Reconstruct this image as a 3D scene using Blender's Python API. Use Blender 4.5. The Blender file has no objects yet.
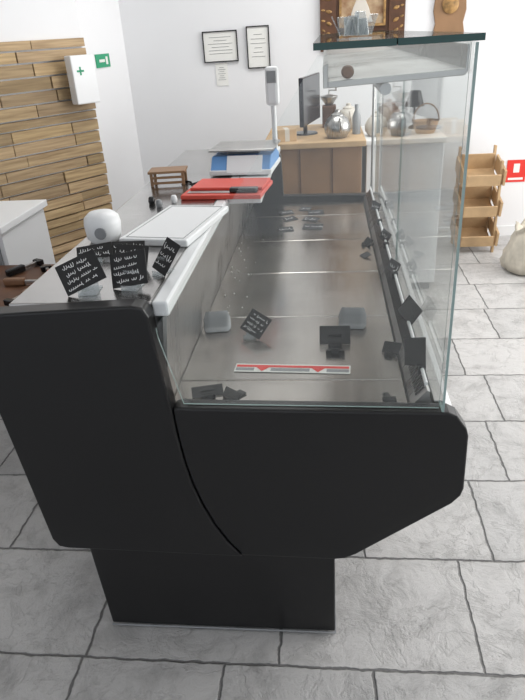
import bpy, math, random, bmesh
from mathutils import Vector, Matrix
random.seed(7)
SC=bpy.context.scene
COL=SC.collection
SC.view_settings.view_transform='Standard'
SC.view_settings.look='None'

# ------------------------------------------------------------ materials
def mat(name,col,rough=0.5,metal=0.0,noise=0,nscale=20,bump=0,spec=0.5,col2=None,coat=0):
    m=bpy.data.materials.new(name); m.use_nodes=True
    nt=m.node_tree; b=nt.nodes['Principled BSDF']
    b.inputs['Base Color'].default_value=(*col,1)
    b.inputs['Roughness'].default_value=rough
    b.inputs['Metallic'].default_value=metal
    b.inputs['Specular IOR Level'].default_value=spec
    b.inputs['Coat Weight'].default_value=coat
    if noise or bump:
        tc=nt.nodes.new('ShaderNodeTexCoord')
        n=nt.nodes.new('ShaderNodeTexNoise'); n.inputs['Scale'].default_value=nscale; n.inputs['Detail'].default_value=6
        nt.links.new(tc.outputs['Object'],n.inputs['Vector'])
        if noise:
            r=nt.nodes.new('ShaderNodeValToRGB')
            c2=col2 if col2 else tuple(c*(1-noise) for c in col)
            r.color_ramp.elements[0].position=.35; r.color_ramp.elements[1].position=.65
            r.color_ramp.elements[0].color=(*c2,1); r.color_ramp.elements[1].color=(*col,1)
            nt.links.new(n.outputs['Fac'],r.inputs['Fac']); nt.links.new(r.outputs['Color'],b.inputs['Base Color'])
        if bump:
            bp=nt.nodes.new('ShaderNodeBump'); bp.inputs['Strength'].default_value=bump; bp.inputs['Distance'].default_value=.003
            nt.links.new(n.outputs['Fac'],bp.inputs['Height']); nt.links.new(bp.outputs['Normal'],b.inputs['Normal'])
    return m
BLACK=mat('black_satin_plastic',(0.0065,0.0065,0.0072),0.30,noise=.15,nscale=3,spec=.45)
BLACKG=mat('black_gloss',(0.008,0.008,0.009),0.25)
WHITE=mat('white_plastic',(0.78,0.79,0.80),0.4)
WHITEW=mat('white_worktop',(0.76,0.78,0.79),0.25)
WALL=mat('plaster_white',(0.78,0.785,0.80),0.9,noise=.03,nscale=1.5,bump=.1)
CEIL=mat('ceiling_paint',(0.82,0.82,0.82),0.9)
RED=mat('red_plastic',(0.62,0.07,0.045),0.45)
REDL=mat('red_label',(0.7,0.03,0.02),0.5)
BLUE=mat('blue_plastic',(0.14,0.33,0.66),0.4)
GREEN=mat('green_sign',(0.02,0.30,0.15),0.5)
CHALK=mat('chalk_ink',(0.9,0.9,0.9),0.9)
TAGB=mat('slate_tag',(0.010,0.010,0.011),0.4)
WOODC=mat('counter_wood',(0.30,0.17,0.085),0.5,noise=.25,nscale=6)
PINE=mat('pine_wood',(0.56,0.38,0.21),0.6,noise=.25,nscale=8)
DARKW=mat('dark_wood',(0.12,0.05,0.022),0.5,noise=.4,nscale=15)
PAPER=mat('paper',(0.78,0.78,0.75),0.8)
GOLD=mat('gilt',(0.44,0.25,0.085),0.45,noise=.6,nscale=30,bump=.6)
DKGLASS=mat('green_glass_edge',(0.012,0.06,0.055),0.15)
LTGLASS=mat('pale_glass_edge',(0.30,0.40,0.385),0.15)
GREYP=mat('grey_plastic',(0.25,0.26,0.27),0.35)
SCREEN=mat('screen_dark',(0.02,0.02,0.025),0.15)
CERAM=mat('ceramic',(0.6,0.56,0.5),0.3)
BROWNP=mat('brown_pot',(0.2,0.1,0.05),0.4)
SACKM=mat('woven_sack',(0.62,0.57,0.48),0.85,noise=.3,nscale=12,bump=.8)

def steel(name,col,rough,scale=(2,60,2),str_=.25):
    m=bpy.data.materials.new(name); m.use_nodes=True
    nt=m.node_tree; b=nt.nodes['Principled BSDF']; b.inputs['Metallic'].default_value=1
    tc=nt.nodes.new('ShaderNodeTexCoord'); mp=nt.nodes.new('ShaderNodeMapping'); mp.inputs['Scale'].default_value=scale
    n=nt.nodes.new('ShaderNodeTexNoise'); n.inputs['Scale'].default_value=4; n.inputs['Detail'].default_value=5
    nt.links.new(tc.outputs['Object'],mp.inputs['Vector']); nt.links.new(mp.outputs['Vector'],n.inputs['Vector'])
    n2=nt.nodes.new('ShaderNodeTexNoise'); n2.inputs['Scale'].default_value=5; n2.inputs['Detail'].default_value=4
    nt.links.new(tc.outputs['Object'],n2.inputs['Vector'])
    mx=nt.nodes.new('ShaderNodeMath'); mx.operation='ADD'
    nt.links.new(n.outputs['Fac'],mx.inputs[0]); nt.links.new(n2.outputs['Fac'],mx.inputs[1])
    r=nt.nodes.new('ShaderNodeMapRange'); r.inputs['From Min'].default_value=.7; r.inputs['From Max'].default_value=1.3
    r.inputs['To Min'].default_value=rough*(1-str_); r.inputs['To Max'].default_value=rough*(1+str_)
    nt.links.new(mx.outputs[0],r.inputs['Value']); nt.links.new(r.outputs['Result'],b.inputs['Roughness'])
    cr=nt.nodes.new('ShaderNodeValToRGB'); cr.color_ramp.elements[0].color=(*[c*.72 for c in col],1); cr.color_ramp.elements[1].color=(*col,1)
    cr.color_ramp.elements[0].position=.3; cr.color_ramp.elements[1].position=.7
    nt.links.new(n2.outputs['Fac'],cr.inputs['Fac']); nt.links.new(cr.outputs['Color'],b.inputs['Base Color'])
    return m
STEEL=steel('brushed_steel',(0.52,0.51,0.50),.32)
DECK=steel('deck_steel',(0.50,0.47,0.44),.22,(25,2,2),.2)
WTOP=steel('worktop_steel',(0.50,0.49,0.48),.2)

def glassmat(name,tint,base=.02):
    m=bpy.data.materials.new(name); m.use_nodes=True
    nt=m.node_tree; nt.nodes.remove(nt.nodes['Principled BSDF']); out=nt.nodes['Material Output']
    t=nt.nodes.new('ShaderNodeBsdfTransparent'); t.inputs['Color'].default_value=(*tint,1)
    g=nt.nodes.new('ShaderNodeBsdfGlossy'); g.inputs['Roughness'].default_value=.02
    lw=nt.nodes.new('ShaderNodeLayerWeight'); lw.inputs['Blend'].default_value=.5
    pw=nt.nodes.new('ShaderNodeMath'); pw.operation='POWER'; pw.inputs[1].default_value=5
    ma=nt.nodes.new('ShaderNodeMath'); ma.operation='MULTIPLY_ADD'; ma.inputs[1].default_value=.7; ma.inputs[2].default_value=.035
    nt.links.new(lw.outputs['Facing'],pw.inputs[0]); nt.links.new(pw.outputs[0],ma.inputs[0])
    d=nt.nodes.new('ShaderNodeBsdfDiffuse'); d.inputs['Color'].default_value=(.8,.83,.83,1)
    m1=nt.nodes.new('ShaderNodeMixShader'); m1.inputs['Fac'].default_value=base
    nt.links.new(t.outputs[0],m1.inputs[1]); nt.links.new(d.outputs[0],m1.inputs[2])
    m2=nt.nodes.new('ShaderNodeMixShader')
    nt.links.new(ma.outputs[0],m2.inputs['Fac']); nt.links.new(m1.outputs[0],m2.inputs[1]); nt.links.new(g.outputs[0],m2.inputs[2])
    nt.links.new(m2.outputs[0],out.inputs['Surface'])
    return m
GLASS=glassmat('clear_glass',(.985,.995,.99),base=.03)
ACRY=glassmat('clear_acrylic',(.88,.90,.91),base=.22)

# ------------------------------------------------------------ mesh helpers
def empty(name,loc=(0,0,0),rot=(0,0,0)):
    e=bpy.data.objects.new(name,None); e.empty_display_size=.05; COL.objects.link(e)
    e.location=loc; e.rotation_euler=rot; return e
def finish(name,bm,m,parent=None,bevel=0,smooth=False,seg=2,loc=None,rot=None):
    me=bpy.data.meshes.new(name); bmesh.ops.recalc_face_normals(bm,faces=bm.faces); bm.to_mesh(me); bm.free()
    o=bpy.data.objects.new(name,me); COL.objects.link(o)
    if isinstance(m,(list,tuple)):
        for k in m: me.materials.append(k)
    else: me.materials.append(m)
    if smooth:
        for p in me.polygons: p.use_smooth=True
    if bevel:
        b=o.modifiers.new('bev','BEVEL'); b.width=bevel; b.segments=seg; b.limit_method='ANGLE'; b.angle_limit=math.radians(35)
    if parent: o.parent=parent
    if loc: o.location=loc
    if rot: o.rotation_euler=rot
    return o
def bx(bm,x0,x1,y0,y1,z0,z1,mi=0,M=None):
    vs=[bm.verts.new(v) for v in [(x0,y0,z0),(x1,y0,z0),(x1,y1,z0),(x0,y1,z0),(x0,y0,z1),(x1,y0,z1),(x1,y1,z1),(x0,y1,z1)]]
    if M: 
        for v in vs: v.co=M@v.co
    fs=[]
    for f in [(0,3,2,1),(4,5,6,7),(0,1,5,4),(1,2,6,5),(2,3,7,6),(3,0,4,7)]:
        q=bm.faces.new([vs[i] for i in f]); q.material_index=mi; fs.append(q)
    return fs
def box(name,x0,x1,y0,y1,z0,z1,m,parent=None,bevel=0,**k):
    bm=bmesh.new(); bx(bm,x0,x1,y0,y1,z0,z1); return finish(name,bm,m,parent,bevel,**k)
def prism(name,pts,y0,y1,m,parent=None,bevel=0,axis='Y',**k):
    bm=bmesh.new()
    def P(a,b,c): return (a,c,b) if axis=='Y' else ((c,a,b) if axis=='X' else (a,b,c))
    A=[bm.verts.new(P(a,b,y0)) for a,b in pts]; B=[bm.verts.new(P(a,b,y1)) for a,b in pts]
    bm.faces.new(A); bm.faces.new(B[::-1]); n=len(pts)
    for i in range(n): bm.faces.new([A[i],B[i],B[(i+1)%n],A[(i+1)%n]])
    return finish(name,bm,m,parent,bevel,**k)
def lathe(name,prof,m,parent=None,seg=28,loc=None,smooth=True,rot=None):
    bm=bmesh.new(); rings=[]
    for r,z in prof:
        rings.append([bm.verts.new((r*math.cos(2*math.pi*i/seg),r*math.sin(2*math.pi*i/seg),z)) for i in range(seg)])
    for a,b in zip(rings,rings[1:]):
        for i in range(seg): bm.faces.new([a[i],a[(i+1)%seg],b[(i+1)%seg],b[i]])
    bm.faces.new(rings[0]); bm.faces.new(rings[-1])
    o=finish(name,bm,m,parent,0,smooth,loc=loc,rot=rot)
    mod=o.modifiers.new('es','EDGE_SPLIT'); mod.split_angle=math.radians(45)
    return o
def tube(name,paths,rad,m,parent=None,loc=None,rot=None,res=2):
    cu=bpy.data.curves.new(name,'CURVE'); cu.dimensions='3D'; cu.bevel_depth=rad; cu.bevel_resolution=res; cu.use_fill_caps=True
    for pts in paths:
        s=cu.splines.new('POLY'); s.points.add(len(pts)-1)
        for i,p in enumerate(pts): s.points[i].co=(*p,1)
    cu.materials.append(m)
    o=bpy.data.objects.new(name,cu); COL.objects.link(o)
    if parent: o.parent=parent
    if loc: o.location=loc
    if rot: o.rotation_euler=rot
    return o
D=math.radians

# ------------------------------------------------------------ room
def floor_mat():
    m=bpy.data.materials.new('stamped_stone_tiles'); m.use_nodes=True
    nt=m.node_tree; b=nt.nodes['Principled BSDF']; L=nt.links.new
    tc=nt.nodes.new('ShaderNodeTexCoord'); mp=nt.nodes.new('ShaderNodeMapping'); mp.inputs['Location'].default_value=(.13,.10,0)
    L(tc.outputs['Object'],mp.inputs['Vector'])
    nz=nt.nodes.new('ShaderNodeTexNoise'); nz.inputs['Scale'].default_value=22; nz.inputs['Detail'].default_value=6
    L(mp.outputs[0],nz.inputs['Vector'])
    mixv=nt.nodes.new('ShaderNodeMixRGB'); mixv.blend_type='LINEAR_LIGHT'; mixv.inputs['Fac'].default_value=.009
    L(mp.outputs[0],mixv.inputs[1]); L(nz.outputs['Color'],mixv.inputs[2])
    br=nt.nodes.new('ShaderNodeTexBrick'); br.inputs['Scale'].default_value=1
    br.inputs['Brick Width'].default_value=.37; br.inputs['Row Height'].default_value=.36; br.inputs['Mortar Size'].default_value=.005
    br.inputs['Mortar Smooth'].default_value=.7; br.offset=.37; br.squash=1.35; br.squash_frequency=3
    br.inputs['Color1'].default_value=(.57,.56,.55,1); br.inputs['Color2'].default_value=(.48,.475,.47,1); br.inputs['Mortar'].default_value=(.17,.168,.165,1)
    L(mixv.outputs[0],br.inputs['Vector'])
    n2=nt.nodes.new('ShaderNodeTexNoise'); n2.inputs['Scale'].default_value=8; n2.inputs['Detail'].default_value=12; n2.inputs['Roughness'].default_value=.72; n2.inputs['Distortion'].default_value=.4
    L(mp.outputs[0],n2.inputs['Vector'])
    cr=nt.nodes.new('ShaderNodeValToRGB'); cr.color_ramp.elements[0].position=.36; cr.color_ramp.elements[0].color=(.58,.58,.58,1); cr.color_ramp.elements[1].position=.52; cr.color_ramp.elements[1].color=(1,1,1,1)
    L(n2.outputs['Fac'],cr.inputs['Fac'])
    mu=nt.nodes.new('ShaderNodeMixRGB'); mu.blend_type='MULTIPLY'; mu.inputs['Fac'].default_value=.6
    L(br.outputs['Color'],mu.inputs[1]); L(cr.outputs['Color'],mu.inputs[2])
    n3=nt.nodes.new('ShaderNodeTexNoise'); n3.inputs['Scale'].default_value=4.5; n3.inputs['Detail'].default_value=8; n3.inputs['Roughness'].default_value=.65; n3.inputs['Distortion'].default_value=.4
    L(mp.outputs[0],n3.inputs['Vector'])
    s=nt.nodes.new('ShaderNodeMath'); s.operation='SUBTRACT'; s.inputs[1].default_value=.5; L(n3.outputs['Fac'],s.inputs[0])
    ab=nt.nodes.new('ShaderNodeMath'); ab.operation='ABSOLUTE'; L(s.outputs[0],ab.inputs[0])
    vr=nt.nodes.new('ShaderNodeMapRange'); vr.inputs['From Min'].default_value=0; vr.inputs['From Max'].default_value=.02; vr.inputs['To Min'].default_value=.90; vr.inputs['To Max'].default_value=1; L(ab.outputs[0],vr.inputs['Value'])
    mv=nt.nodes.new('ShaderNodeMixRGB'); mv.blend_type='MULTIPLY'; mv.inputs['Fac'].default_value=1
    L(mu.outputs[0],mv.inputs[1]); L(vr.outputs[0],mv.inputs[2]); L(mv.outputs[0],b.inputs['Base Color'])
    ad=nt.nodes.new('ShaderNodeMath'); ad.operation='MULTIPLY_ADD'; ad.inputs[1].default_value=-.6
    L(br.outputs['Fac'],ad.inputs[0]); L(n2.outputs['Fac'],ad.inputs[2])
    ad2=nt.nodes.new('ShaderNodeMath'); ad2.operation='ADD'; L(ad.outputs[0],ad2.inputs[0]); L(vr.outputs[0],ad2.inputs[1])
    bp=nt.nodes.new('ShaderNodeBump'); bp.inputs['Strength'].default_value=.8; bp.inputs['Distance'].default_value=.013
    L(ad2.outputs[0],bp.inputs['Height']); L(bp.outputs['Normal'],b.inputs['Normal'])
    b.inputs['Roughness'].default_value=.36
    return m
box('floor',-4,3.5,-2.5,4.5,-.1,0,floor_mat())
box('wall_back',-4,3.5,4.45,4.6,0,2.8,WALL)
box('wall_right',3.5,3.6,-2.5,4.5,0,2.8,WALL)
box('ceiling',-4,3.5,-2.5,4.5,2.8,2.9,CEIL)
def wallseg(name,p0,p1,z0,z1,t,m,bevel=0):
    d=(Vector(p1)-Vector(p0)); n=Vector((-d.y,d.x)).normalized()*t
    pts=[p0,p1,(p1[0]+n.x,p1[1]+n.y),(p0[0]+n.x,p0[1]+n.y)]
    return prism(name,pts,z0,z1,m,axis='Z',bevel=bevel)
CP=(-1.42,3.90); LP=(-2.60,2.13)
wallseg('wall_left',LP,CP,0,2.8,.1,WALL)
wallseg('wall_column',CP,(-1.33,4.449),0,2.8,.1,WALL)
box('wall_far_left',-4.0,-3.9,-2.5,4.5,0,2.8,WALL)
box('baseboard_back',-1.3,3.5,4.435,4.45,0,.07,WHITE)

def cladding():
    p0=Vector((LP[0],LP[1],0)); p1=Vector((CP[0],CP[1],0)); d=(p1-p0); Ln=d.length; d.normalize()
    ang=math.atan2(d.y,d.x)
    M=Matrix.Translation(p0)@Matrix.Rotation(ang,4,'Z')
    bm=bmesh.new(); cl=bm.loops.layers.float_color.new('tone')
    z=.02
    while z<1.42:
        hgt=.050+random.random()*.022; x=Ln; first=.12+.45*random.random()
        while x>0.2:
            w=first if x==Ln else .35+random.random()*.25
            x0=max(x-w,0); yy=-.018-.018*random.random()
            fs=bx(bm,x0+.003,x-.003,yy,-.002,z+.004,z+hgt-.005,0,M)
            t=.62+.42*random.random(); wv=.88+.12*random.random()
            for f in fs:
                for l in f.loops: l[cl]=(t,t,t*wv,1)
            x-=w
        z+=hgt
    m=bpy.data.materials.new('pallet_wood'); m.use_nodes=True; nt=m.node_tree; b=nt.nodes['Principled BSDF']; L=nt.links.new
    at=nt.nodes.new('ShaderNodeAttribute'); at.attribute_name='tone'
    tc=nt.nodes.new('ShaderNodeTexCoord'); mp=nt.nodes.new('ShaderNodeMapping'); mp.inputs['Scale'].default_value=(2,2,40)
    n=nt.nodes.new('ShaderNodeTexNoise'); n.inputs['Scale'].default_value=2; n.inputs['Detail'].default_value=6
    L(tc.outputs['Object'],mp.inputs[0]); L(mp.outputs[0],n.inputs['Vector'])
    cr=nt.nodes.new('ShaderNodeValToRGB'); cr.color_ramp.elements[0].position=.3; cr.color_ramp.elements[0].color=(.30,.20,.11,1); cr.color_ramp.elements[1].position=.7; cr.color_ramp.elements[1].color=(.56,.41,.25,1)
    L(n.outputs['Fac'],cr.inputs['Fac'])
    mu=nt.nodes.new('ShaderNodeMixRGB'); mu.blend_type='MULTIPLY'; mu.inputs['Fac'].default_value=1
    L(cr.outputs[0],mu.inputs[1]); L(at.outputs['Color'],mu.inputs[2]); L(mu.outputs[0],b.inputs['Base Color']); b.inputs['Roughness'].default_value=.7
    finish('wood_plank_cladding',bm,m)
cladding()

# ------------------------------------------------------------ refrigerated display counter
C=empty('refrigerated_display_counter')
Y0,Y1=1.04,2.86
def seam(off=0):
    return [(-.322+off,.72),(-.319+off,.66),(-.312+off,.59),(-.300+off,.52),(-.283+off,.46),(-.262+off,.405),(-.236+off,.355),(-.204+off,.309)]
left=[(-.728,.90),(-.722,.928),(-.70,.940),(-.372,.955),(-.350,.950),(-.341,.930),(-.338,.88),(-.330,.80)]+seam(-.0006)+[(-.63,.322),(-.652,.327),(-.664,.35),(-.70,.70)]
right=seam(.0006)[::-1]+[(-.305,.724),(-.29,.722),(.238,.712),(.255,.703),(.276,.672),(.281,.655),(.284,.52),(.279,.500),(.262,.478),(.06,.322),(.035,.308),(.01,.304)]
prism('end_panel_left',left,Y0-.004,Y0+.04,BLACK,C,.005,seg=3)
prism('end_panel_right',right,Y0,Y0+.04,BLACK,C,.005,seg=3)
far=[(-.64,.90),(-.635,.915),(-.215,.915),(-.205,.90),(-.20,.72),(.238,.712),(.276,.672),(.284,.52),(.262,.478),(.04,.308),(-.60,.325),(-.63,.70)]
prism('end_panel_far',far,Y1,Y1+.04,BLACK,C,.006)
body=[(-.620,.345),(.03,.325),(.262,.495),(.268,.655),(.255,.690),(.232,.700),(.215,.700),(.205,.660),(-.345,.660),(-.352,.915),(-.62,.915)]
prism('body',body,Y0+.041,Y1-.001,WHITE,C,.002)
prism('base_plinth',[(-.585,.012),(.012,.012),(.012,.33),(-.60,.33)],Y0+.035,Y1-.05,BLACK,C,.004)
bm=bmesh.new()
for fx in (-.56,-.02):
    for fy in (Y0+.06,Y1-.1):
        bmesh.ops.create_cone(bm,cap_ends=True,segments=16,radius1=.02,radius2=.015,depth=.02,matrix=Matrix.Translation((fx,fy,.01)))
finish('feet',bm,STEEL,C)
tube('plinth_trim',[[(-.585,Y0+.033,.010),(.012,Y0+.033,.010),(.012,Y1-.06,.010)]],.003,GREYP,C)
box('worktop',-.642,-.345,Y0+.041,Y1-.001,.918,.945,WTOP,C,.004)
box('worktop_inner_lip',-.345,-.312,Y0+.041,Y1-.001,.912,.944,WHITEW,C,.005)
box('worktop_wide_section',-.312,-.205,1.93,Y1-.001,.92,.944,WHITEW,C,.004)
prism('well_rear_wall',[(-.352,.68),(-.345,.68),(-.318,.912),(-.326,.912)],Y0+.042,Y1-.002,STEEL,C)
ys=[Y0+.043,1.21,1.56,1.91,2.26,2.61,Y1-.003]
for i in range(6):
    o=box('deck_panel_%d'%i,-.344,.168,ys[i]+.0015,ys[i+1]-.0015,.672,.690,DECK,C,.003)
box('deck_support',-.344,.2,Y0+.043,Y1-.003,.661,.671,BLACK,C)
prism('grille_strip',[(.170,.672),(.206,.672),(.206,.735),(.200,.738),(.178,.712),(.170,.700)],Y0+.043,Y1-.003,STEEL,C)
bm=bmesh.new(); y=Y0+.06
A=Vector((.1775,0,.7115)); B=Vector((.2005,0,.7385))
nrm=Vector((-(B.z-A.z),0,B.x-A.x)).normalized()*.0012
while y<Y1-.03:
    a=A.lerp(B,.12)+nrm; b=A.lerp(B,.88)+nrm
    bm.faces.new([bm.verts.new((a.x,y,a.z)),bm.verts.new((a.x,y+.007,a.z)),bm.verts.new((b.x,y+.007,b.z)),bm.verts.new((b.x,y,b.z))])
    y+=.0115
finish('grille_slots',bm,BLACKG,C)
tube('grille_rail',[[(.198,Y0+.05,.750),(.198,Y1-.01,.750)]],.004,WHITE,C)
bm=bmesh.new(); y=1.15
while y<2.8:
    bx(bm,.188,.206,y,y+.014,.738,.758); y+=.28
finish('rail_clips',bm,BLACKG,C,.002)
box('glass_base_channel',.214,.236,Y0+.041,Y1-.001,.697,.716,STEEL,C,.002)
def pane(name,pts,t0,t1,axis,edge):
    o=prism(name,pts,t0,t1,[GLASS,edge],C,axis=axis)
    for p in o.data.polygons:
        if p.index>=2: p.material_index=1
    return o
for i,(a,b) in enumerate([(Y0+.001,1.94),(1.944,Y1+.03)]):
    pane('front_glass_%d'%i,[(a,.714),(b,.714),(b,1.370),(a,1.370)],.223,.228,'X',LTGLASS)
pane('side_glass',[(.220,.714),(-.300,.724),(-.334,.88),(-.335,.90),(-.012,1.364),(.220,1.370)],Y0+.014,Y0+.018,'Y',LTGLASS)
def shelfpane(name,x0,x1):
    bm=bmesh.new(); fs=bx(bm,x0,x1,Y0-.01,Y1+.04,1.372,1.382)
    for i in (2,3,4,5): fs[i].material_index=1
    finish(name,bm,[GLASS,DKGLASS],C)
shelfpane('top_glass_rear',-.018,.106); shelfpane('top_glass_front',.108,.234)
prism('canopy_channel',[(.004,1.316),(.214,1.324),(.220,1.33),(.220,1.368),(.216,1.368),(.215,1.334),(.004,1.326)],Y0+.02,Y1,STEEL,C,.001)
prism('canopy_rear_lip',[(-.004,1.316),(.004,1.316),(.004,1.352),(-.004,1.348)],Y0+.02,Y1,STEEL,C,.001)
lathe('canopy_knob',[(.0,-.004),(.008,-.004),(.010,0),(.010,.006),(.007,.010),(.0,.011)],BROWNP,C,loc=(.035,Y0+.03,1.338),rot=(math.pi/2,0,0))
tube('lamp_tube',[[(.10,Y0+.08,1.305),(.10,Y1-.08,1.305)]],.010,WHITE,C)
tube('canopy_posts',[[(.205,Y1-.02,.69),(.205,Y1-.02,1.33)]],.006,STEEL,C)

# ------------------------------------------------------------ price tags
def squiggle(w,h,lines,z=.0012):
    P=[]
    for i in range(lines):
        yy=h/2-h*(i+.85)/(lines+.7); rr=h*.14/lines; slope=random.uniform(-.06,.10)
        x=-w*.43+random.random()*w*.12; end=w*.43-random.random()*w*.2
        while x<end:
            wl=min(w*(.10+.35*random.random()),end-x)
            step=rr*.42; n=max(6,int(wl/step)); pts=[]; ph=random.random()*6; hi=0
            for k in range(n):
                if k%5==0: hi=random.choice([.7,.8,1,1.1,1.9,2.1])
                xx=x+step*k+rr*.55*math.cos(k*1.3+ph)
                pts.append((xx,yy+slope*xx+rr*hi*math.sin(k*1.3+ph),z))
            P.append(pts); x+=wl+w*.06
    return P
def tag(loc,w,h,rz,tilt,lines=3,roll=0,stand=True,name='chalk_price_tag',thick=.0007,lift=0):
    e=empty(name,loc,(0,0,rz))
    drop=abs(math.sin(roll))*w/2*math.cos(tilt)
    M=Matrix.Translation((0,0,drop+lift))@Matrix.Rotation(math.pi/2-tilt,4,'X')@Matrix.Rotation(roll,4,'Z')@Matrix.Translation((0,h/2,0))
    bm=bmesh.new(); bx(bm,-w/2,w/2,-h/2,h/2,-.001,.001,0,M)
    finish('plate',bm,TAGB,e,.0008)
    if lines:
        P=[[tuple(M@Vector(p)) for p in pts] for pts in squiggle(w,h,lines)]
        tube('writing',P,thick,CHALK,e,res=0)
    if stand:
        bm=bmesh.new()
        bx(bm,-w*.22,w*.22,-.012,.04,0,.002)
        bx(bm,-w*.22,w*.22,-.010,-.008,0,.010)
        bx(bm,-w*.22,w*.22,.012,.014,0,h*.5*math.cos(tilt)+.004)
        finish('stand',bm,ACRY if lines else BLACKG,e)
    return e
Zw=.9455
tag((-.488,1.128,Zw),.088,.068,D(5),D(34),4,roll=D(24),thick=.0008)
tag((-.405,1.150,Zw),.080,.072,D(-8),D(30),4,roll=D(11),thick=.0008)
tag((-.366,1.232,Zw),.046,.075,D(-30),D(30),3,roll=D(-18))
tag((-.438,1.262,Zw),.074,.056,D(8),D(36),2,roll=D(-8))
tag((-.545,1.335,Zw),.085,.040,D(5),D(48),2,roll=D(8))
tag((-.470,1.352,Zw),.078,.042,D(12),D(46),2,roll=D(-4))
Zd=.691
tag((-.205,1.430,Zd),.064,.062,D(-12),D(40),4,roll=D(-26),thick=.0006)
tag((.018,1.385,Zd),.078,.050,D(0),D(45),0,name='black_tag_holder')
tag((.018,1.355,Zd),.046,.028,D(180),D(60),0,name='black_tag_holder')
def holder(loc,rz):
    e=empty('acrylic_tag_holder',loc,(0,0,rz))
    bm=bmesh.new()
    w=.037
    prof=[(-.028,.001),(-.006,.001),(.002,.004),(.012,.024),(.020,.042)]
    rows=[[bm.verts.new((x*(1 if i not in (0,len(prof)-1) else .8),y,z)) for x in (-w,-w*.5,0,w*.5,w)] for i,(y,z) in enumerate(prof)]
    for a,b in zip(rows,rows[1:]):
        for i in range(4): bm.faces.new([a[i],a[i+1],b[i+1],b[i]])
    o=finish('bent_plate',bm,GREYP,e,smooth=True); s=o.modifiers.new('s','SOLIDIFY'); s.thickness=.0015
holder((-.300,1.49,Zd),D(8)); holder((.066,1.50,Zd),D(-5))
for (x,y,a,w,h) in [(-.17,2.64,20,.06,.04),(-.10,2.69,-15,.05,.04),(-.045,2.62,5,.07,.045),(-.145,2.54,35,.06,.04),(-.06,2.40,-10,.08,.05),(-.16,2.38,12,.06,.04),(-.075,2.52,-30,.07,.04)]:
    tag((x,y,Zd),w,h,D(a),D(80),1,stand=False,thick=.0007)
tag((-.265,1.135,Zd+.001),.07,.03,D(15),D(65),0,name='black_tag_holder')
tag((-.215,1.125,Zd+.001),.05,.022,D(-40),D(40),0,name='black_tag_holder')
tag((.13,1.11,Zd),.03,.015,D(10),D(60),0,name='black_tag_holder')
tag((.185,1.165,.742),.055,.060,D(-48),D(20),0,roll=D(20),stand=False)
tag((.188,1.40,.742),.06,.052,D(-52),D(20),0,roll=D(-24),stand=False)
tag((.150,1.33,Zd),.045,.03,D(-35),D(45),0,roll=D(8))
for y in (1.75,2.05,2.45): tag((.190,y,.742),.045,.035,D(-50),D(20),1,roll=D(random.uniform(-20,20)),stand=False)
tag((.14,2.18,Zd),.05,.03,D(-70),D(40),0)
tag((.12,2.05,Zd),.04,.03,D(-70),D(70),0,stand=False)

e=empty('load_limit_strip',(-.085,1.262,Zd),(0,0,D(-3)))
bm=bmesh.new(); bx(bm,-.137,.137,-.021,.017,0,.0012); finish('strip',bm,PAPER,e)
bm=bmesh.new(); bx(bm,-.134,.134,.001,.011,.0012,.0018)
for cx in (-.07,.062):
    v=[bm.verts.new(p) for p in [(cx-.016,.001,.0019),(cx+.016,.001,.0019),(cx,-.019,.0019)]]; bm.faces.new(v)
finish('red_marks',bm,REDL,e)
bm=bmesh.new()
for a,b in ((-.134,-.09),(-.05,.042),(.082,.134)): bx(bm,a,b,-.016,-.002,.0012,.0016)
finish('grey_fields',bm,GREYP,e)
bm=bmesh.new()
for i in range(26):
    s=.0012+.002*random.random(); bmesh.ops.create_icosphere(bm,subdivisions=1,radius=s,matrix=Matrix.Translation((random.uniform(-.33,-.24),random.uniform(1.56,2.3),Zd+s*.5)))
finish('deck_crumbs',bm,PAPER)

# ------------------------------------------------------------ on the worktop
e=empty('white_cutting_board',(-.400,1.590,Zw),(0,0,D(-10)))
box('board',-.095,.090,-.16,.17,0,.018,WHITE,e,.004)
tube('juice_groove',[[(-.08,-.145,.018),(.075,-.145,.018),(.075,.155,.018),(-.08,.155,.018),(-.08,-.145,.018)]],.0012,GREYP,e)
e=empty('red_cutting_board',(-.315,2.0,Zw),(0,0,D(-6)))
box('board',-.135,.125,-.11,.10,0,.014,RED,e,.003)
box('board_upper',-.12,.12,-.05,.09,.014,.024,RED,e,.003)
box('knife_blade',-.12,.02,-.085,-.06,.0145,.0165,STEEL,e,.0005)
box('knife_handle',.02,.11,-.088,-.062,.0145,.03,BLACKG,e,.004)
e=empty('spice_jars',(-.515,1.86,Zw))
for k in range(3):
    a=random.uniform(-.04,.04)
    lathe('jar_%d'%k,[(.0,0),(.009,0),(.011,.008),(.009,.018),(.006,.022),(.0,.022)],[BLACKG,GREYP,WHITE][k%3],e,16,loc=(-.03+k*.035,a,0))
e=empty('black_cable',(-.43,2.14,Zw))
tube('cord',[[(-.08+.012*k,.02*math.sin(k*1.1)+.01*math.cos(k*2.3),.004) for k in range(13)]],.004,BLACKG,e)
e=empty('wooden_stand',(-.555,2.16,Zw),(0,0,D(5)))
bm=bmesh.new()
for x in (-.060,.050): bx(bm,x,x+.01,-.04,-.03,0,.042); bx(bm,x,x+.01,.03,.04,0,.042)
for z in (.006,.024): bx(bm,-.055,.055,-.042,-.036,z,z+.008)
bx(bm,-.065,.065,-.045,.045,.042,.050)
finish('slats',bm,WOODC,e,.001)
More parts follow.
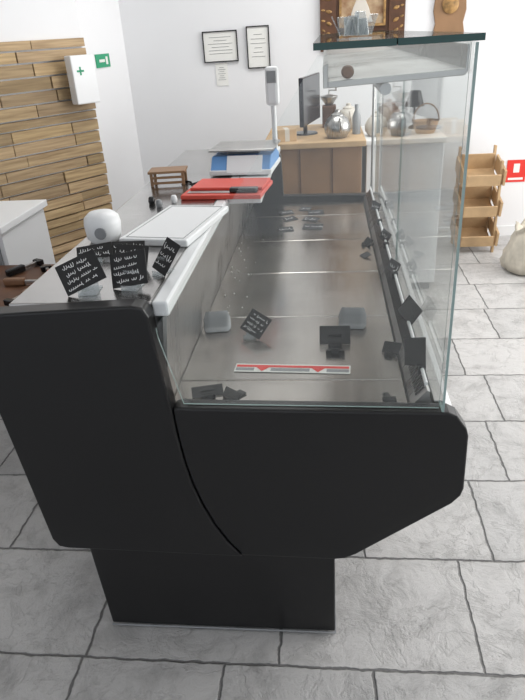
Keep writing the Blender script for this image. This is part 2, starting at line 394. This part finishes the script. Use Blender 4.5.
# weighing scale
S=empty('weighing_scale',(-.300,2.36,Zw),(0,0,D(-4)))
prism('scale_body',[(-.13,.012),(.11,.012),(.11,.045),(.05,.065),(-.09,.065),(-.13,.02)],-.11,.11,BLUE,S,.006,axis='X')
box('body_band',-.115,.115,-.132,.112,.004,.022,WHITE,S,.004)
box('platter',-.12,.12,-.10,.105,.080,.088,STEEL,S,.004)
box('platter_riser',-.06,.06,-.05,.05,.064,.081,GREYP,S,.002)
prism('keypad',[(-.136,.014),(-.132,.014),(-.096,.066),(-.10,.068)],-.05,.08,WHITE,S,.001,axis='X')
tube('display_post',[[(.095,.12,.03),(.095,.12,.25)]],.010,WHITE,S)
box('display_head',.070,.120,.095,.13,.21,.345,WHITE,S,.012)
box('display_screen',.078,.112,.092,.096,.29,.33,GREYP,S)
for k in (-1,1): lathe('foot%d'%k,[(0,0),(.012,0),(.012,.01),(0,.01)],BLACKG,S,12,loc=(.08*k,-.08,-.0005))
e=empty('round_white_tub',(-.575,1.50,Zw))
lathe('tub',[(.0,0),(.036,0),(.044,.01),(.047,.045),(.044,.062),(.03,.074),(.012,.078),(0,.078)],WHITE,e)
lathe('spout_hole',[(.0,0),(.015,0),(.015,.006),(0,.006)],GREYP,e,18,loc=(.008,-.043,.03),rot=(math.pi/2,0,0))
e=empty('tag_stand_pile',(.045,1.080,1.3825))
bm=bmesh.new()
for k in range(10):
    M=Matrix.Translation((-.020+.0045*k,.008*math.sin(k*2.1),0.004))@Matrix.Rotation(k*1.3,4,'Z')@Matrix.Rotation((-.45+.10*k),4,'Y')
    hh=.024+.012*random.random()
    bx(bm,-.0008,.0008,-.008,.008,.003,hh,0,M)
bx(bm,-.026,.026,-.018,.018,0,.003)
finish('stands',bm,ACRY,e)
bm=bmesh.new()
for k in range(5):
    M=Matrix.Translation((-.016+.008*k,0,.004))@Matrix.Rotation(k*1.9,4,'Z')@Matrix.Rotation(.3-.2*k,4,'Y')
    bx(bm,-.0008,.0008,-.007,.007,.002,.028,0,M)
finish('cards',bm,PAPER,e)

# ------------------------------------------------------------ left side counter
T=empty('white_side_counter',(0,0,0))
box('counter_top',-1.95,-1.24,2.18,2.62,.772,.80,WHITE,T,.003)
box('back_panel',-1.94,-1.26,2.59,2.61,0,.772,WHITE,T)
box('side_panel',-1.275,-1.255,2.20,2.59,0,.772,WHITE,T,.002)
box('inner_shelf',-1.94,-1.275,2.20,2.59,.36,.378,WHITE,T,.002)
box('front_leg',-1.30,-1.275,2.185,2.205,0,.772,GREYP,T,.002)
B2=empty('low_work_bench')
box('bench_top',-1.60,-.90,1.66,2.15,.635,.66,DARKW,B2,.003)
bm=bmesh.new()
for x in (-1.58,-.95):
    for y in (1.68,2.10): bx(bm,x,x+.03,y,y+.03,0,.635)
bx(bm,-1.55,-.95,1.69,1.705,.57,.635)
finish('bench_frame',bm,WHITE,B2,.002)
for i,(x,y,s) in enumerate([(-1.08,1.93,1.1),(-1.14,2.06,1.1),(-.99,2.00,1),(-1.22,1.94,1.1),(-1.0,1.82,1),(-.98,2.11,.7)]):
    e=empty('hand_tool',(x,y,.661),(0,0,i*1.1))
    box('tool_handle',-.05*s,.02*s,-.012,.012,0,.026,[BROWNP,BLACKG,REDL,BLACKG][i%4],e,.006)
    box('tool_shank',.02*s,.08*s,-.006,.006,.006,.018,STEEL,e,.002)
    box('tool_head',.07*s,.09*s,-.02,.02,.002,.022,BLACKG,e,.003)

# ------------------------------------------------------------ far wooden counter with clutter
K=empty('wooden_service_counter')
box('counter_body',-.30,.185,3.32,3.95,0,.855,WOODC,K,.003)
box('counter_top',-.33,.205,3.29,3.98,.855,.885,PINE,K,.004)
box('counter_groove_a',-.14,-.135,3.315,3.321,.03,.85,DARKW,K)
box('counter_groove_b',.03,.035,3.315,3.321,.03,.85,DARKW,K)
K2=empty('white_side_cabinet')
box('cabinet_body',.215,.62,3.42,3.95,.05,.84,WHITE,K2,.004)
box('cabinet_top',.21,.63,3.40,3.97,.84,.865,WHITE,K2,.004)
box('cabinet_kick',.23,.60,3.45,3.93,0,.05,GREYP,K2)
zc=.8855
Mn=empty('computer_monitor',(-.085,3.60,zc),(0,0,D(78)))
box('screen_panel',-.20,.20,-.012,.012,.06,.30,SCREEN,Mn,.004)
box('screen_back',-.08,.08,.012,.035,.10,.22,BLACKG,Mn,.008)
tube('stand_neck',[[(0,.03,.005),(0,.03,.15)]],.012,BLACKG,Mn)
lathe('stand_base',[(0,0),(.07,0),(.065,.008),(0,.012)],BLACKG,Mn,loc=(0,.03,0))
def teapot(loc,s,m,rz=0,name='teapot'):
    e=empty(name,loc,(0,0,rz))
    lathe('pot',[(0,0),(.04*s,0),(.058*s,.025*s),(.06*s,.055*s),(.045*s,.085*s),(.03*s,.095*s),(.03*s,.10*s),(.012*s,.11*s),(.012*s,.12*s),(0,.123*s)],m,e)
    tube('spout',[[(.05*s,0,.035*s),(.08*s,0,.055*s),(.092*s,0,.09*s)]],.009*s,m,e)
    tube('handle',[[(-.05*s,0,.085*s),(-.085*s,0,.08*s),(-.09*s,0,.05*s),(-.055*s,0,.03*s)]],.005*s,m,e)
    return e
teapot((.06,3.42,zc),1.15,STEEL,D(100)); teapot((.13,3.76,zc),1.1,CERAM,D(95))
e=empty('coffee_grinder',(.020,3.84,zc))
box('body',-.04,.04,-.04,.04,0,.12,DARKW,e,.006); lathe('hopper',[(0,0),(.02,0),(.05,.04),(.05,.05),(0,.06)],STEEL,e,loc=(0,0,.12)); tube('crank',[[(0,0,.18),(0,0,.20),(.04,-.02,.20),(.04,-.02,.225)]],.005,STEEL,e)
e=empty('glass_bottle',(.165,3.52,zc))
lathe('bottle',[(0,0),(.022,0),(.022,.09),(.01,.12),(.01,.15),(0,.15)],GREYP,e)
e=empty('cardboard_box',(-.21,3.40,zc),(0,0,D(12)))
box('carton',-.05,.05,-.04,.04,0,.06,PINE,e,.002); box('tape',-.012,.012,-.0405,.0405,.0,.0605,CERAM,e)
zk=.8655
teapot((.275,3.56,zk),1.05,CERAM,D(100),'ceramic_jug'); teapot((.36,3.82,zk),1.3,BROWNP,D(90),'clay_pot')
e=empty('storage_jar',(.385,3.50,zk)); lathe('jar',[(0,0),(.035,0),(.04,.02),(.04,.09),(.03,.1),(.033,.103),(.033,.118),(0,.12)],BLACKG,e)
e=empty('wicker_basket',(.54,3.58,zk)); lathe('basket',[(0,0),(.05,0),(.07,.06),(.072,.065),(.066,.065),(.048,.01),(0,.01)],WOODC,e); tube('handle',[[(.07*math.cos(a),0,.06+.09*math.sin(a)) for a in [k*math.pi/10 for k in range(11)]]],.004,WOODC,e)
e=empty('table_lamp',(.50,3.76,zk)); lathe('foot',[(0,0),(.03,0),(.028,.01),(.006,.02),(.006,.13),(0,.13)],BLACKG,e); lathe('shade',[(.055,.12),(.03,.20),(.028,.20),(.053,.12)],BLACKG,e)

# ------------------------------------------------------------ wall items
def frame(name,x0,x1,z0,z1,fm,inner,wd=.012,yy=4.449,th=.018):
    e=empty(name,((x0+x1)/2,yy,(z0+z1)/2)); w=(x1-x0)/2; h=(z1-z0)/2
    bm=bmesh.new()
    bx(bm,-w,w,-th,0,h-wd,h); bx(bm,-w,w,-th,0,-h,-h+wd); bx(bm,-w,-w+wd,-th,0,-h+wd,h-wd); bx(bm,w-wd,w,-th,0,-h+wd,h-wd)
    finish('frame',bm,fm,e,.002)
    box('picture',-w+wd,w-wd,-th*.5,-.001,-h+wd,h-wd,inner,e)
    return e,w,h
def textlines(e,w,h,n,m,yy=-.0105):
    P=[]
    for i in range(n):
        z=h*.6-i*1.25*h/n; a=w*random.uniform(.3,.7)
        P.append([(-a,yy,z),(a,yy,z)])
    tube('print_lines',P,.0012,m,e,res=0)
for (a,b,c,d) in [(-.80,-.57,1.245,1.43),(-.51,-.36,1.195,1.445)]:
    e,w,h=frame('framed_certificate',a,b,c,d,BLACKG,PAPER,.007); textlines(e,w,h,6,GREYP)
e=empty('wall_notice',(-.69,4.449,1.17)); box('sheet',-.04,.04,-.003,0,-.07,.07,PAPER,e); textlines(e,.04,.07,7,GREYP,-.004)
PAINT=mat('oil_painting',(.50,.38,.24),.6,noise=.8,nscale=14,col2=(.22,.11,.05))
e,w,h=frame('ornate_picture',-.03,.50,1.27,1.86,DARKW,DARKW,.10,th=.03)
box('painting',-.13,.13,-.022,-.016,-.15,.18,PAINT,e)
bm=bmesh.new()
for r_,cnt in ((.055,30),(.02,40)):
  for k in range(cnt):
    t=k/cnt*2*math.pi; x=(w-r_)*max(-1,min(1,1.4*math.cos(t))); z=(h-r_)*max(-1,min(1,1.4*math.sin(t)))
    s=.014 if r_>.03 else .009
    bmesh.ops.create_icosphere(bm,subdivisions=1,radius=s,matrix=Matrix.Translation((x,-.03,z))@Matrix.Rotation(t,4,'Y')@Matrix.Diagonal((1.6,.6,.8,1)))
bx(bm,-.145,-.13,-.036,-.02,-.165,.195); bx(bm,.13,.145,-.036,-.02,-.165,.195); bx(bm,-.13,.13,-.036,-.02,-.165,-.15); bx(bm,-.13,.13,-.036,-.02,.18,.195)
finish('carving',bm,GOLD,e)
lathe('painted_figure',[(0,0),(.075,0),(.05,.08),(.03,.12),(.035,.15),(.02,.19),(0,.20)],CERAM,e,16,loc=(-.01,-.022,-.14)).scale=(1,.05,1)
e=empty('carved_wood_plaque',(.775,4.4495,1.44))
prism('plaque',[(-.10,-.12),(.10,-.12),(.085,-.05),(.10,.02),(.09,.12),(.05,.19),(0,.22),(-.05,.19),(-.09,.12),(-.10,.02),(-.085,-.05)],-.02,0,WOODC,e,.003)
lathe('medallion',[(0,0),(.05,0),(.05,.01),(.03,.016),(0,.018)],GOLD,e,24,loc=(0,-.02,.05),rot=(math.pi/2,0,0))
e=empty('fire_extinguisher_sign',(1.305,4.449,.455)); box('plate',-.065,.065,-.003,0,-.075,.075,REDL,e); box('pictogram',-.02,.02,-.004,-.003,-.01,.05,PAPER,e); box('pictogram_bar',-.05,.05,-.004,-.003,-.06,-.045,PAPER,e)
e=empty('first_aid_cabinet',(-1.38,3.72,1.225),(0,0,D(50)))
box('cabinet',-.075,.075,-.02,.05,-.13,.125,WHITE,e,.006)
box('cross_v',-.030,-.020,-.022,-.02,.022,.066,GREEN,e); box('cross_h',-.047,-.003,-.022,-.02,.039,.049,GREEN,e)
dcol=math.atan2(.55,.09)
e=empty('exit_sign',(-1.386,4.11,1.305),(0,0,dcol)); box('plate',-.09,.09,-.006,-.001,-.038,.038,GREEN,e); box('arrow_shaft',-.05,.02,-.008,-.006,-.008,.008,PAPER,e); box('running_figure',.035,.06,-.008,-.006,-.022,.022,PAPER,e)
e=empty('wooden_crate_rack',(.995,4.18,0))
bm=bmesh.new()
for x in (-.12,.105):
    bx(bm,x,x+.015,.10,.13,0,.66); bx(bm,x,x+.015,-.11,-.08,0,.60)
for k in range(3):
    z=.08+k*.20; M=Matrix.Translation((0,0,z))@Matrix.Rotation(D(14),4,'X')
    bx(bm,-.105,.105,-.12,.11,0,.01,0,M); bx(bm,-.105,.105,-.13,-.12,0,.075,0,M); bx(bm,-.105,.105,.11,.12,0,.11,0,M)
    bx(bm,-.135,-.12,-.13,.12,0,.10,0,M); bx(bm,.12,.135,-.13,.12,0,.10,0,M)
finish('crates',bm,PINE,e,.002)
e=empty('cloth_sack',(1.235,3.72,0))
bm=bmesh.new(); seg=36; prof=[(0,0),(.11,0),(.145,.02),(.155,.06),(.15,.11),(.135,.16),(.12,.205),(.10,.235),(.085,.255),(.10,.275),(.105,.285),(.085,.278),(.06,.25),(.0,.235)]
rings=[]
for r_,z in prof:
    rings.append([bm.verts.new((r_*(1+.07*math.sin(3*a+z*14)+.05*math.sin(9*a+z*30)+.03*math.sin(15*a-z*50))*math.cos(a),r_*(1+.08*math.cos(2*a+z*11)+.05*math.sin(8*a+z*25))*math.sin(a),z*(1+(.08*math.sin(5*a) if z>.2 else 0)))) for a in [2*math.pi*i/seg for i in range(seg)]])
for a,b in zip(rings,rings[1:]):
    for i in range(seg): bm.faces.new([a[i],a[(i+1)%seg],b[(i+1)%seg],b[i]])
finish('sack_body',bm,SACKM,e,smooth=True)
lathe('contents',[(0,.20),(.09,.20),(.07,.235),(.03,.25),(0,.252)],BROWNP,e,20)

# ------------------------------------------------------------ light
w=bpy.data.worlds.new('world'); SC.world=w; w.use_nodes=True
w.node_tree.nodes['Background'].inputs[0].default_value=(.90,.94,1,1); w.node_tree.nodes['Background'].inputs[1].default_value=1.0
def area(name,loc,rot,sx,sy,e,col=(1,1,1)):
    l=bpy.data.lights.new(name,'AREA'); l.shape='RECTANGLE'; l.size=sx; l.size_y=sy; l.energy=e; l.color=col
    o=bpy.data.objects.new(name,l); COL.objects.link(o); o.location=loc; o.rotation_euler=rot
area('window_light_right',(3.45,2.6,1.5),(0,math.radians(90),0),1.8,3.0,120,(1,.985,.96))
area('overhead_fill',(.2,3.0,2.75),(0,0,0),1.6,1.0,30,(1,1,.98))  # fill added overhead to brighten the scene, stands for no known fixture

# ------------------------------------------------------------ camera
h=1.4; f=610; p=math.radians(27.4); th=math.radians(6.9); r=0.065
F=Vector((-math.sin(th)*math.cos(p), math.cos(th)*math.cos(p), -math.sin(p)))
R=Vector((math.cos(th), math.sin(th),0)); U=R.cross(F)
cx=R*math.cos(r)-U*math.sin(r); cy=R*math.sin(r)+U*math.cos(r); cz=-F
cam=bpy.data.cameras.new('cam'); co=bpy.data.objects.new('camera',cam); COL.objects.link(co)
co.matrix_world=Matrix(((cx.x,cy.x,cz.x,0),(cx.y,cy.y,cz.y,0),(cx.z,cy.z,cz.z,h),(0,0,0,1)))
cam.sensor_fit='VERTICAL'; cam.sensor_height=24; cam.lens=f/700*24; cam.clip_start=.02
SC.camera=co
